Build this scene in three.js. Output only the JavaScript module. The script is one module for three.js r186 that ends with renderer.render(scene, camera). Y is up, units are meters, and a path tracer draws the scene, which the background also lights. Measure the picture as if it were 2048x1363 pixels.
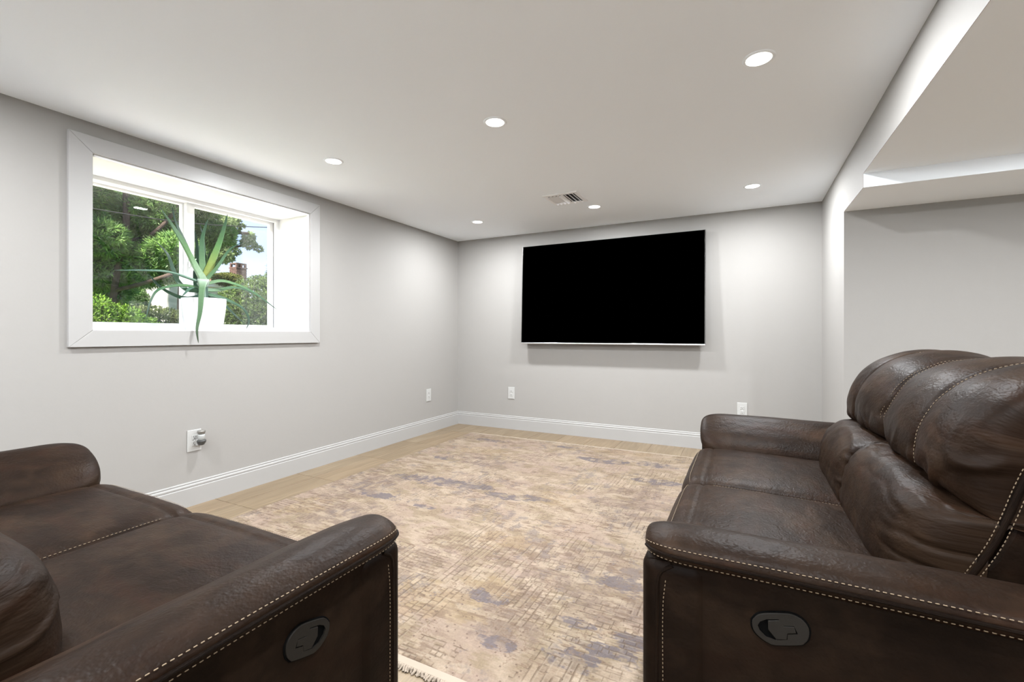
import * as THREE from 'three';
import { RectAreaLightUniformsLib } from 'three/addons/lights/RectAreaLightUniformsLib.js';
import { RoundedBoxGeometry } from 'three/addons/geometries/RoundedBoxGeometry.js';
import { mergeGeometries } from 'three/addons/utils/BufferGeometryUtils.js';

// ---------------------------------------------------------------- camera, sky, sun, exposure
const W = 2048, HH = 1363, F = 915.7;
const scene = new THREE.Scene();
const camera = new THREE.PerspectiveCamera(2 * Math.atan(HH / 2 / F) * 180 / Math.PI, W / HH, 0.05, 300);
camera.position.set(3.002, 1.0376, 4.4965);
camera.rotation.set(0, 0.471, 0);
camera.setViewOffset(W, HH, 0, 12.5, W, HH);
camera.updateProjectionMatrix();
const renderer = new THREE.WebGLRenderer({ antialias: true });
renderer.toneMapping = THREE.LinearToneMapping;
renderer.toneMappingExposure = 1.0;
renderer.shadowMap.enabled = true;
RectAreaLightUniformsLib.init();

const LAMP = 1480;                 // radiance of one ceiling lamp
const SKY_GAIN = 1.7;
{ // computed sky: blue overhead, white near the horizon, soft clouds all round
  const w = 512, h = 256, d = new Float32Array(w * h * 4);
  for (let j = 0; j < h; j++) for (let i = 0; i < w; i++) {
    const el = ((j + 0.5) / h - 0.5) * Math.PI, az = (i + 0.5) / w * 2 * Math.PI;
    const s = Math.max(0, Math.sin(el)), t = Math.pow(s, 0.5);
    const X = Math.cos(az) * Math.cos(el), Z = Math.sin(az) * Math.cos(el);
    let c = 0;
    for (let o = 0; o < 4; o++) { const k = 2.2 * 2 ** o; c += Math.sin(X * k * 1.7 + 1.3 * o + 2 * Math.sin(Z * k + o)) * Math.cos(Z * k * 1.3 - 0.7 * o + s * k * 3) / 2 ** o; }
    const cl = Math.min(1, Math.max(0, 0.25 + 0.45 * c)) * 0.45;
    const hz = Math.exp(-Math.pow(s / 0.14, 1.5)), mix = Math.max(hz, cl);
    const b = [0.17, 0.36, 0.75], wht = [1.12, 1.13, 1.15], p = (j * w + i) * 4;
    for (let k = 0; k < 3; k++) d[p + k] = b[k] * (1 - mix) + wht[k] * mix;
    d[p + 3] = 1; if (t < 0) d[p] = 0;
  }
  const sky = new THREE.DataTexture(d, w, h, THREE.RGBAFormat, THREE.FloatType);
  sky.mapping = THREE.EquirectangularReflectionMapping; sky.magFilter = THREE.LinearFilter; sky.needsUpdate = true;
  scene.background = sky; scene.backgroundIntensity = SKY_GAIN;
}
const sun = new THREE.DirectionalLight(0xfff3e0, 30);
sun.position.set(-3.4, 12, 9); sun.target.position.set(-5, 0, 0);
sun.castShadow = true; sun.shadow.radius = 12; sun.shadow.mapSize.set(2048, 2048);
Object.assign(sun.shadow.camera, { left: -22, right: 22, top: 22, bottom: -22, near: 0.5, far: 60 });
scene.add(sun, sun.target);

// ---------------------------------------------------------------- helpers
let seed = 12345;
const rnd = () => { seed = (seed * 1664525 + 1013904223) >>> 0; return seed / 4294967296; };
const rr = (a, b) => a + (b - a) * rnd();
const clamp = (x, a = 0, b = 1) => Math.min(b, Math.max(a, x));
const sstep = (a, b, x) => { const t = clamp((x - a) / (b - a)); return t * t * (3 - 2 * t); };
const lerp = (a, b, t) => a + (b - a) * t;
const V = (x, y, z) => new THREE.Vector3(x, y, z);
const names = {};
function numbered(n) { const k = names[n] = (names[n] ?? -1) + 1; return k ? `${n}_${String(k).padStart(3, '0')}` : n; }
function shadows(o) { o.traverse((m) => { if (m.isMesh) { m.castShadow = true; m.receiveShadow = true; } }); return o; }
function part(name, geo, mat, parent, label) {
  const m = new THREE.Mesh(Array.isArray(geo) ? mergeGeometries(geo.map((g) => { const c = g.index ? g.toNonIndexed() : g; for (const k of Object.keys(c.attributes)) if (!['position', 'normal', 'uv'].includes(k)) c.deleteAttribute(k); return c; })) : geo, mat);
  m.name = name; m.castShadow = m.receiveShadow = true; parent.add(m);
  if (label) m.userData.label = label;
  return m;
}
function tag(o, label, category, group) { o.userData.label = label; o.userData.category = category; if (group) o.userData.group = group; return o; }
function thing(name, label, category, pos = [0, 0, 0], turn = 0, group) {
  const o = new THREE.Group(); o.name = numbered(name); o.position.set(...pos); o.rotation.y = turn; scene.add(o);
  return tag(o, label, category, group);
}
function struct(name, geo, mat) { const m = part(name, geo, mat, scene); m.userData.kind = 'structure'; return m; }
function box(x0, x1, y0, y1, z0, z1) { const g = new THREE.BoxGeometry(x1 - x0, y1 - y0, z1 - z0); g.translate((x0 + x1) / 2, (y0 + y1) / 2, (z0 + z1) / 2); boxUV(g); return g; }
function rbox(x0, x1, y0, y1, z0, z1, r, seg = 3) { const g = new RoundedBoxGeometry(x1 - x0, y1 - y0, z1 - z0, seg, r); g.translate((x0 + x1) / 2, (y0 + y1) / 2, (z0 + z1) / 2); boxUV(g); return g; }
function boxUV(g) { // uv in metres, by the main direction of the normal
  const p = g.attributes.position, n = g.attributes.normal, uv = new Float32Array(p.count * 2);
  for (let i = 0; i < p.count; i++) {
    const a = Math.abs(n.getX(i)), b = Math.abs(n.getY(i)), c = Math.abs(n.getZ(i));
    const [u, v] = a >= b && a >= c ? [p.getZ(i), p.getY(i)] : b >= c ? [p.getX(i), p.getZ(i)] : [p.getX(i), p.getY(i)];
    uv[2 * i] = u; uv[2 * i + 1] = v;
  }
  g.setAttribute('uv', new THREE.BufferAttribute(uv, 2)); return g;
}
function cyl(r0, r1, h, seg = 24) { return new THREE.CylinderGeometry(r0, r1, h, seg); }
function tube(pts, r, seg = 24, rad = 6) { return new THREE.TubeGeometry(new THREE.CatmullRomCurve3(pts), seg, r, rad); }
// grid surface from a function (u,v in 0..1) -> [x,y,z]; uv from metres along the grid
function gridGeo(nu, nv, fn, uvfn, disp) {
  const P = [], U = [], I = [];
  for (let j = 0; j <= nv; j++) for (let i = 0; i <= nu; i++) { const q = fn(i / nu, j / nv); P.push(...q); const t = uvfn(i / nu, j / nv, q); U.push(...t); }
  for (let j = 0; j < nv; j++) for (let i = 0; i < nu; i++) { const a = j * (nu + 1) + i, b = a + 1, c = a + nu + 1, d = c + 1; I.push(a, b, d, a, d, c); }
  const g = new THREE.BufferGeometry();
  g.setAttribute('position', new THREE.Float32BufferAttribute(P, 3)); g.setAttribute('uv', new THREE.Float32BufferAttribute(U, 2)); g.setIndex(I);
  const fix = () => { // one normal where the grid closes on itself
    g.computeVertexNormals(); const p = g.attributes.position, n = g.attributes.normal;
    for (let j = 0; j <= nv; j++) { const a = j * (nu + 1), b = a + nu; if (Math.hypot(p.getX(a) - p.getX(b), p.getY(a) - p.getY(b), p.getZ(a) - p.getZ(b)) < 1e-5) { const v = V(n.getX(a) + n.getX(b), n.getY(a) + n.getY(b), n.getZ(a) + n.getZ(b)).normalize(); n.setXYZ(a, v.x, v.y, v.z); n.setXYZ(b, v.x, v.y, v.z); } }
  };
  fix();
  if (disp) { const p = g.attributes.position, n = g.attributes.normal; for (let i = 0; i < p.count; i++) { const d = disp(p.getX(i), p.getY(i), p.getZ(i), U[2 * i], U[2 * i + 1]); p.setXYZ(i, p.getX(i) + n.getX(i) * d, p.getY(i) + n.getY(i) * d, p.getZ(i) + n.getZ(i) * d); } fix(); }
  return g;
}
// ---- noise
function hash2(i, j, s = 0) { let h = (i * 374761393 + j * 668265263 + s * 974634777) | 0; h = Math.imul(h ^ (h >>> 13), 1274126177); h ^= h >>> 16; return (h >>> 0) / 4294967296; }
function vnoise(x, y, s = 0, px = 0, py = 0) {
  const i = Math.floor(x), j = Math.floor(y), fx = x - i, fy = y - j, u = fx * fx * (3 - 2 * fx), v = fy * fy * (3 - 2 * fy);
  const m = (a, n) => n ? ((a % n) + n) % n : a;
  const i0 = m(i, px), i1 = m(i + 1, px), j0 = m(j, py), j1 = m(j + 1, py);
  return lerp(lerp(hash2(i0, j0, s), hash2(i1, j0, s), u), lerp(hash2(i0, j1, s), hash2(i1, j1, s), u), v);
}
function fbm(x, y, oct, s = 0, px = 0, py = 0) { let a = 0, k = 1, t = 0; for (let o = 0; o < oct; o++) { a += vnoise(x * 2 ** o, y * 2 ** o, s + o * 17, px * 2 ** o, py * 2 ** o) * k; t += k; k *= 0.5; } return a / t; }
function n3(x, y, z, s = 0) { return (vnoise(x, y + z * 0.73, s) + vnoise(y, z + x * 0.61, s + 5) + vnoise(z, x + y * 0.57, s + 9)) / 3 - 0.5; }
function texture(w, h, fn, srgb = true, repeat) {
  const d = new Uint8Array(w * h * 4);
  for (let j = 0; j < h; j++) for (let i = 0; i < w; i++) { const c = fn((i + 0.5) / w, (j + 0.5) / h, i, j), p = (j * w + i) * 4; if (typeof c === 'number') { d[p] = d[p + 1] = d[p + 2] = clamp(c) * 255; } else { d[p] = clamp(c[0], 0, 255); d[p + 1] = clamp(c[1], 0, 255); d[p + 2] = clamp(c[2], 0, 255); } d[p + 3] = 255; }
  const t = new THREE.DataTexture(d, w, h); t.magFilter = THREE.LinearFilter; t.minFilter = THREE.LinearMipmapLinearFilter; t.generateMipmaps = true;
  t.wrapS = t.wrapT = THREE.RepeatWrapping; if (srgb) t.colorSpace = THREE.SRGBColorSpace; if (repeat) t.repeat.set(...repeat); t.needsUpdate = true; return t;
}
const mixc = (a, b, t) => [lerp(a[0], b[0], t), lerp(a[1], b[1], t), lerp(a[2], b[2], t)];
const std = (o) => new THREE.MeshStandardMaterial(o);

// ---------------------------------------------------------------- materials
const wallBump = texture(512, 512, (u, v) => 0.5 + 0.5 * (fbm(u * 60, v * 60, 3, 3, 60, 60) - 0.5), false, [1.2, 1.2]);
const lin = (r, g, b) => new THREE.Color().setRGB(r, g, b);
const M = {
  wall: std({ color: lin(0.283, 0.270, 0.254), roughness: 0.75, bumpMap: wallBump, bumpScale: 0.0004 }),
  ceiling: std({ color: lin(0.90, 0.945, 0.99), roughness: 0.9, bumpMap: wallBump, bumpScale: 0.0003 }),
  trim: std({ color: lin(0.335, 0.326, 0.315), roughness: 0.38 }),
  vinyl: std({ color: lin(0.9, 0.9, 0.89), roughness: 0.35 }),
  gap: std({ color: lin(0.25, 0.25, 0.25), roughness: 0.8 }),
  plastic: std({ color: lin(0.42, 0.415, 0.40), roughness: 0.35 }),
  slot: std({ color: lin(0.05, 0.05, 0.05), roughness: 0.7 }),
  chrome: std({ color: lin(0.75, 0.75, 0.74), roughness: 0.22, metalness: 1 }),
  tvBody: std({ color: lin(0.03, 0.028, 0.026), roughness: 0.45 }),
  screen: new THREE.MeshPhysicalMaterial({ color: 0x000000, roughness: 1, specularIntensity: 0 }),
  glass: new THREE.MeshPhysicalMaterial({ color: 0xffffff, roughness: 0, transmission: 1, thickness: 0, ior: 1.5 }),
  lamp: std({ color: 0xffffff, emissive: lin(1, 0.97, 0.92), emissiveIntensity: 5 }),
  metal: std({ color: lin(0.92, 0.93, 0.95), roughness: 0.45 }),
  grout: std({ color: lin(0.2, 0.155, 0.11), roughness: 0.9 }),
  black: new THREE.MeshPhysicalMaterial({ color: lin(0.004, 0.004, 0.004), roughness: 0.45, specularIntensity: 0.3 }),
  handle: new THREE.MeshPhysicalMaterial({ color: lin(0.010, 0.0085, 0.007), roughness: 0.5, specularIntensity: 0.35 }),
  blackWell: new THREE.MeshPhysicalMaterial({ color: lin(0.001, 0.001, 0.001), roughness: 0.8, specularIntensity: 0.1 }),
  thread: std({ color: lin(0.16, 0.115, 0.07), roughness: 0.7 }),
  darkWood: std({ color: lin(0.02, 0.014, 0.01), roughness: 0.5 }),
  binding: std({ color: lin(0.30, 0.245, 0.19), roughness: 0.95 }),
  pot: std({ color: lin(0.74, 0.74, 0.73), roughness: 0.3 }),
  soil: std({ color: lin(0.05, 0.035, 0.02), roughness: 1 }),
};
// leather: mottled brown with worn, redder and greyer streaks; fine pebble and creases in the bump
const leatherMap = texture(1024, 1024, (u, v) => {
  const a = fbm(u * 6, v * 6, 5, 11, 6, 6), b = fbm(u * 4, v * 16, 4, 31, 4, 16), c = fbm(u * 40, v * 40, 3, 51, 40, 40), w = sstep(0.56, 0.72, fbm(u * 10, v * 14, 5, 77, 10, 14));
  let k = mixc([50, 39, 32], [70, 58, 49], sstep(0.3, 0.7, a * 0.6 + b * 0.4));
  k = mixc(k, [62, 43, 34], sstep(0.52, 0.7, b) * 0.5);
  k = mixc(k, [92, 77, 65], w * 0.35);
  const g = 0.86 + 0.28 * c; return [k[0] * g, k[1] * g, k[2] * g];
});
const leatherBump = texture(1024, 1024, (u, v) => {
  const cr = (f, g, s) => { const n = fbm(u * f, v * g, 4, s, f, g); return 1 - Math.min(1, Math.abs(n - 0.5) * 14); };
  const peb = fbm(u * 96, v * 96, 2, 5, 96, 96);
  return 0.55 + 0.22 * (peb - 0.5) + 0.4 * (fbm(u * 14, v * 20, 3, 8, 14, 20) - 0.5) - 0.09 * cr(5, 14, 91) * sstep(0.4, 0.62, fbm(u * 3, v * 3, 2, 66, 3, 3)) - 0.035 * cr(16, 30, 21);
}, false);
leatherMap.repeat.set(1.15, 1.15); leatherBump.repeat.set(2.1, 2.1);
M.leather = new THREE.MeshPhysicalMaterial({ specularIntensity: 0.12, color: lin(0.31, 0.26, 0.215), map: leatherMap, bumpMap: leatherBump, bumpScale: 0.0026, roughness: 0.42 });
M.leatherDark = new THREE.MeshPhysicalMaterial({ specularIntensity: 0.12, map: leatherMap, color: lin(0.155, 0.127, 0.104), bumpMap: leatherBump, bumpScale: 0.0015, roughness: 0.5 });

// ---------------------------------------------------------------- room shell
const H = 2.13, X1 = 3.563, ZS = 0.937, ZB = 1.4725, YA = 1.8214, YB = 1.8962, XR = 6.6, ZR = 6.6;
const WZ0 = 2.057, WZ1 = 3.378, WY0 = 1.062, WY1 = 1.970, WT = 0.48; // window opening in the left wall
struct('wall_left', [box(-WT, 0, -0.2, H, -0.25, WZ0), box(-WT, 0, -0.2, H, WZ1, ZR + 0.2), box(-WT, 0, -0.2, WY0, WZ0, WZ1), box(-WT, 0, WY1, H, WZ0, WZ1)], M.wall);
struct('wall_back', [box(-0.0, X1, 0, H, -0.25, 0)], M.wall);
struct('wall_alcove', [box(X1, XR + 0.2, 0, H, -0.25, ZS)], M.wall);
struct('wall_right', [box(XR, XR + 0.2, 0, H, ZS, ZR + 0.2)], M.wall);
struct('wall_front', [box(0, XR, 0, H, ZR, ZR + 0.2)], M.ceiling);
struct('ceiling', [box(-WT, XR + 0.2, H, H + 0.25, -0.25, ZR + 0.2)], M.ceiling);
const soffit = struct('ceiling_soffit', [box(X1 + 0.001, XR, YB, H, ZB, ZR), box(X1 + 0.001, XR, YA, H, ZS, ZB)], M.ceiling);
const beamFace = struct('trim_2', [box(X1 - 0.0005, X1 + 0.001, YB, H, ZB, ZR), box(X1 - 0.0005, X1 + 0.001, YA, H, ZS, ZB)], M.wall); beamFace.userData.label = 'painted face of the soffit towards the room';
soffit.userData.label = 'boxed-in lowered ceiling along the right side';

// floor: slab with wood-look tiles, each its own mesh
const floor = struct('floor', [box(-0.4, XR + 0.2, -0.15, -0.0025, -0.2, ZR + 0.2)], M.grout);
{
  const wood = texture(512, 1024, (u, v) => {
    const wob = fbm(u * 3, v * 3, 3, 41, 3, 3) - 0.5, s = fbm(u * 26 + wob * 5, v * 3, 4, 12, 26, 3), f = fbm(u * 130, v * 6, 2, 77, 130, 6), b = fbm(u * 4, v * 2, 3, 3, 4, 2);
    const k = mixc([178, 156, 127], [205, 184, 154], sstep(0.25, 0.75, s * 0.65 + b * 0.35)); const g = 0.93 + 0.14 * f;
    return [k[0] * g, k[1] * g, k[2] * g];
  });
  const bump = texture(256, 512, (u, v) => fbm(u * 60, v * 6, 3, 12, 60, 6), false);
  const mats = [[1, 1, 1], [0.95, 0.94, 0.92], [1.0, 0.97, 0.94], [0.93, 0.91, 0.88]].map((c) => std({ map: wood, color: lin(c[0] * 0.365, c[1] * 0.35, c[2] * 0.328), bumpMap: bump, bumpScale: 0.0006, roughness: 0.42 }));
  const TW = 0.2885, TL = 0.592, gw = 0.0028, geos = [], rest = [];
  for (let k = 0; k < 8; k++) { const g = new RoundedBoxGeometry(TW - gw, 0.012, TL - gw, 1, 0.0012); const p = g.attributes.position, uv = g.attributes.uv, ou = (k * 0.37) % 1, ov = (k * 0.61) % 1; for (let i = 0; i < p.count; i++) uv.setXY(i, p.getX(i) / 0.45 + ou, p.getZ(i) / 0.9 + ov); geos.push(g); }
  for (let i = -1; i < 23; i++) for (let j = -1; j < 11; j++) {
    const x = 0.2 + TW * (i + 0.5), z = 0.4 + TL * (j + 0.5);
    if (x > 4.6 && x < 6.55 && z > 0.9 && z < 6.5) { const g = geos[(i * 3 + j) % 8 & 7].clone(); g.translate(x, -0.006, z); rest.push(g); }
    if (x > 4.6 || z > 6.6 || x < 0 || z < 0.0) continue;
    if (x > 0.7 && x < 2.5 && z > 0.75 && z < 3.05) continue;          // wholly under the rug
    const m = part('floor_tile', geos[Math.floor(rnd() * 8)], mats[Math.floor(rnd() * 4)], floor);
    m.position.set(x, -0.006 + rr(-0.0002, 0.0002), z); m.rotation.y = rnd() < 0.5 ? 0 : Math.PI;
    m.name = numbered('floor_tile');
  }
  part('distant_floor_tile', rest, mats[0], floor).userData.kind = 'stuff';
}
// baseboards: moulded profile, front of the board is 14 mm from the wall
function baseboard(name, a, b, inward) { // a,b: [x,z]; inward: [x,z] unit
  const prof = [[0, 0], [0.014, 0], [0.014, 0.108], [0.0125, 0.112], [0.0105, 0.1135], [0.0105, 0.117], [0.0125, 0.119], [0.0125, 0.126], [0.010, 0.131], [0.006, 0.1335], [0.006, 0.1365], [0.0085, 0.139], [0.007, 0.1435], [0.003, 0.146], [0, 0.146]];
  const P = [], I = [], U = []; const L = Math.hypot(b[0] - a[0], b[1] - a[1]);
  prof.forEach(([d, y], k) => { const k2 = (k + 1) % prof.length, [d2, y2] = prof[k2]; const base = P.length / 3; for (const [dd, yy, e] of [[d, y, a], [d2, y2, a], [d2, y2, b], [d, y, b]]) { P.push(e[0] + inward[0] * dd, yy, e[1] + inward[1] * dd); U.push(e === a ? 0 : L, yy); } I.push(base, base + 1, base + 2, base, base + 2, base + 3); });
  const g = new THREE.BufferGeometry(); g.setAttribute('position', new THREE.Float32BufferAttribute(P, 3)); g.setAttribute('uv', new THREE.Float32BufferAttribute(U, 2)); g.setIndex(I); g.computeVertexNormals();
  return struct(name, g.toNonIndexed(), M.trim);
}
baseboard('baseboard_left', [0, 0], [0, ZR], [1, 0]);
baseboard('baseboard_back', [0.0, 0], [X1, 0], [0, 1]);
baseboard('baseboard_alcove', [X1, ZS], [XR, ZS], [0, 1]);
baseboard('baseboard_stub', [X1, 0.0145], [X1, ZS], [-1, 0]);

// window: casing of four mitred boards, deep reveal, sliding sashes
{
  const casing = new THREE.Group(); casing.name = 'trim_1'; casing.userData = { kind: 'structure', label: 'white mitred casing boards round the window' }; scene.add(casing);
  const o = [3.474, 1.970, 0.975, 2.056], n = [3.378, 2.057, 1.062, 1.970]; // outer and inner z0,z1,y0,y1
  const quads = [[[o[0], o[2]], [o[0], o[3]], [n[0], n[3]], [n[0], n[2]]], [[o[1], o[2]], [o[1], o[3]], [n[1], n[3]], [n[1], n[2]]], [[o[0], o[3]], [o[1], o[3]], [n[1], n[3]], [n[0], n[3]]], [[o[0], o[2]], [o[1], o[2]], [n[1], n[2]], [n[0], n[2]]]];
  for (const q of quads) {
    const c = q.reduce((s, p) => [s[0] + p[0] / 4, s[1] + p[1] / 4], [0, 0]), sh = new THREE.Shape();
    const ins = 0.0008, qq = q.map((p) => [p[0] + Math.sign(c[0] - p[0]) * ins * 0.4, p[1]]);
    qq.forEach((p, i) => i ? sh.lineTo(-p[0], p[1]) : sh.moveTo(-p[0], p[1])); sh.closePath();
    const g = new THREE.ExtrudeGeometry(sh, { depth: 0.017, bevelEnabled: true, bevelSize: 0.0015, bevelThickness: 0.0025, bevelSegments: 2, bevelOffset: -0.0017 });
    g.rotateY(Math.PI / 2); // shape x (-z) ends along +z... extrude along +x
    part(numbered('casing_board'), g, M.trim, casing);
  }
  const win = new THREE.Group(); win.name = 'window_1'; win.userData = { kind: 'structure', label: 'white sliding basement window in a deep reveal' }; scene.add(win);
  const t = 0.012; // reveal boards
  part('reveal_board', box(-0.36, 0.0, WY1 - t, WY1, WZ0 + t, WZ1 - t), M.vinyl, win);
  part('reveal_board_001', box(-0.36, 0.0, WY0 - 0.001, WY1, WZ0, WZ0 + 0.005), M.vinyl, win);
  part('reveal_board_002', box(-0.36, 0.0, WY0 - 0.001, WY1, WZ1 - 0.004, WZ1), M.vinyl, win);
  part('sill', rbox(-0.36, 0.004, WY0 - 0.012, WY0 + 0.002, WZ0 + 0.005, WZ1 - 0.004, 0.003), M.vinyl, win);
  const ring = (x0, x1, z0, z1, y0, y1, w, wy0, wy1) => [rbox(x0, x1, y0, y1, z0, z0 + w, 0.003), rbox(x0, x1, y0, y1, z1 - w, z1, 0.003), rbox(x0, x1, y0, y0 + wy0, z0 + w * 0.9, z1 - w * 0.9, 0.003), rbox(x0, x1, y1 - wy1, y1, z0 + w * 0.9, z1 - w * 0.9, 0.003)];
  const fr = part('window_frame', [...ring(-0.372, -0.342, WZ0 + 0.004, WZ1 - 0.003, WY0, WY1, 0.027, 0.030, 0.035), ...ring(-0.475, -0.37, WZ0 + 0.003, WZ1 - 0.003, WY0, WY1, 0.014, 0.03, 0.03)], M.vinyl, win);
  part('latch', rbox(-0.39, -0.372, 1.50, 1.56, 2.69, 2.71, 0.003), M.vinyl, fr);
  const sash = (name, x, z0, z1, wl, y0, y1, xg, gz0, gz1, gy0, gy1) => {
    const s = part(name, [rbox(x - 0.034, x, y0, y1, z0, gz0, 0.003), rbox(x - 0.034, x, y0, y1, gz1, z1, 0.003), rbox(x - 0.034, x, y0, gy0, gz0 - 0.004, gz1 + 0.004, 0.003), rbox(x - 0.034, x, gy1, y1, gz0 - 0.004, gz1 + 0.004, 0.003)], M.vinyl, win);
    for (const dx of [-0.006, 0.006]) { const g = new THREE.PlaneGeometry(gz1 - gz0 + 0.01, gy1 - gy0 + 0.01); g.rotateY(Math.PI / 2); const p = part(dx < 0 ? 'pane' : 'pane_001', g, M.glass, s); p.position.set(xg + dx, (gy0 + gy1) / 2, (gz0 + gz1) / 2); p.rotation.y = dx < 0 ? 0 : 0.004; p.rotation.z = dx < 0 ? 0 : 0.003; }
    return s;
  };
  sash('sash', -0.392, 2.076, 2.722, 0.04, 1.075, 1.955, -0.41, 2.107, 2.670, 1.113, 1.918);
  sash('sash_001', -0.430, 2.688, 3.366, 0.04, 1.075, 1.955, -0.449, 2.732, 3.322, 1.114, 1.927);
  part('track', box(-0.43, -0.385, 1.085, 1.945, 2.0735, 2.0765), M.gap, win, 'dark gap beside the right sash');
  shadows(casing); shadows(win);
}

// ---------------------------------------------------------------- ceiling lamps
function ceilingLamp(x, y, z, label, group) {
  const t = thing('ceiling_light', label, 'ceiling light', [x, y, z], 0, group);
  const pr = [[0.046, -0.0035], [0.050, -0.0055], [0.056, -0.0045], [0.060, -0.001], [0.060, 0]].map((p) => new THREE.Vector2(...p));
  part('trim_ring', new THREE.LatheGeometry(pr, 40), M.ceiling, t);
  const d = new THREE.CircleGeometry(0.0475, 40); d.rotateX(Math.PI / 2); d.translate(0, -0.004, 0);
  part('diffuser', d, M.lamp, t);
  const l = new THREE.RectAreaLight(new THREE.Color().setRGB(0.965, 1.0, 1.035), LAMP, 0.084, 0.084);
  l.position.set(0, -0.0065, 0); l.rotation.set(-Math.PI / 2, 0, 0); t.add(l);
  return t;
}
const LX = [0.695, 1.857, 3.05], LZ = [0.70, 2.44, 4.20, 5.94];
const lampWords = [
  ['recessed ceiling light nearest the back left corner, left of the vent', 'recessed ceiling light just in front of the vent above the television', 'recessed ceiling light nearest the back right corner above the far sofa arm'],
  ['recessed ceiling light just above and right of the window casing', 'recessed ceiling light in the middle of the ceiling, nearer the viewer than the vent', 'largest recessed ceiling light, nearest the viewer at the right beside the soffit'],
];
for (let j = 0; j < 4; j++) for (let i = 0; i < 3; i++) ceilingLamp(LX[i], H, LZ[j], lampWords[j]?.[i] ?? `recessed ceiling light outside the photo, ${['window side', 'middle', 'soffit side'][i]}, ${j === 2 ? 'above the viewer' : 'at the rear'}`, 'recessed lights in the main ceiling');
for (const [x, z] of [[4.3, 2.3], [5.6, 2.3], [4.3, 4.4], [5.6, 4.4]]) ceilingLamp(x, YB, z, `recessed light in the lowered ceiling outside the photo, ${z < 4 ? 'near' : 'far from'} the alcove wall, ${x < 5 ? 'left' : 'right'} one`, 'lights in the lowered ceiling');

// ceiling vent
{
  const t = thing('ceiling_vent', 'white square metal ceiling vent with slanted louvres above the television', 'vent', [1.722, H, 1.04]);
  const fl = (x0, x1, z0, z1) => rbox(x0, x1, -0.008, 0.0, z0, z1, 0.003);
  const a = 0.142, b = 0.108;
  part('flange', [fl(-a, -b, -a, a), fl(b, a, -a, a), fl(-b - 0.002, b + 0.002, -a, -b), fl(-b - 0.002, b + 0.002, b, a)], M.metal, t);
  const duct = box(-b, b, -0.002, 0.0005, -b, b); part('duct_opening', duct, M.slot, t, 'black opening behind the louvres');
  for (let k = 0; k < 7; k++) {
    const x = -b + (k + 0.5) * (2 * b / 7), s = x < 0.028 ? 1 : -1; const g = new RoundedBoxGeometry(0.032, 0.0016, 2 * b, 1, 0.0006);
    const m = part(numbered('louvre'), g, M.metal, t); m.position.set(x + (k >= 4 ? 0.004 : 0), -0.010, 0); m.rotation.z = s * 0.62;
  }
}

// ---------------------------------------------------------------- outlets
function outlet(x, y, z, turn, label, decora) {
  const t = thing('wall_outlet', label, 'outlet', [x, y, z], turn, 'white wall outlets');
  part('cover_plate', rbox(-0.04, 0.04, -0.065, 0.065, 0, 0.006, 0.0028), M.plastic, t);
  for (const s of [1, -1]) {
    const f = part(s > 0 ? 'receptacle' : 'receptacle_001', rbox(-0.0165, 0.0165, -0.0145 + s * 0.0195, 0.0145 + s * 0.0195, 0.004, 0.0085, 0.002), M.plastic, t);
    const hole = cyl(0.0026, 0.0026, 0.001, 12); hole.rotateX(Math.PI / 2); hole.translate(0, -0.0065 + s * 0.0195, 0.0087);
    part('slot', [box(-0.0072, -0.0052, 0.0 + s * 0.0195, 0.008 + s * 0.0195, 0.0083, 0.0092), box(0.0052, 0.0072, 0.001 + s * 0.0195, 0.007 + s * 0.0195, 0.0083, 0.0092), hole], M.slot, f);
  }
  const sc = cyl(0.003, 0.003, 0.001, 12); sc.rotateX(Math.PI / 2); sc.translate(0, 0, 0.0062); part('screw', sc, M.metal, t);
  return t;
}
outlet(0.706, 0.397, 0, 0, 'white outlet on the back wall, left of and below the television');
outlet(2.979, 0.377, 0, 0, 'white outlet on the back wall just above the far sofa arm');
outlet(0, 0.397, 0.56, Math.PI / 2, 'narrow-looking white outlet low on the left wall near the back corner');
outlet(0, 0.393, 2.885, Math.PI / 2, 'white outlet under the window with an air freshener plugged in');
{ // plug-in air freshener
  const t = thing('air_freshener', 'grey-capped plug-in air freshener in the outlet under the window', 'air freshener', [0.010, 0.395, 2.866], Math.PI / 2);
  const lathe = (p) => new THREE.LatheGeometry(p.map((q) => new THREE.Vector2(...q)), 28);
  part('plug_body', [rbox(-0.017, 0.017, -0.036, 0.004, -0.002, 0.020, 0.006)], M.plastic, t);
  const off = 0.034;
  const mv = (g) => { g.translate(0, 0, off); return g; };
  part('warmer_ring', mv(lathe([[0.001, -0.030], [0.014, -0.028], [0.0235, -0.014], [0.0255, -0.004], [0.0235, 0.001], [0.015, 0.002], [0.001, 0.002]])), std({ color: lin(0.05, 0.05, 0.048), roughness: 0.25 }), t, 'dark glossy lower cup');
  part('bottle', mv(lathe([[0.001, 0.002], [0.019, 0.003], [0.0195, 0.030], [0.018, 0.036], [0.001, 0.036]])), std({ color: lin(0.42, 0.43, 0.42), roughness: 0.25 }), t);
  part('cap', mv(lathe([[0.001, 0.034], [0.016, 0.035], [0.0225, 0.052], [0.022, 0.058], [0.018, 0.0595], [0.001, 0.060]])), std({ color: lin(0.26, 0.25, 0.23), roughness: 0.3, metalness: 0.5 }), t, 'grey cap');
}

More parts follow.
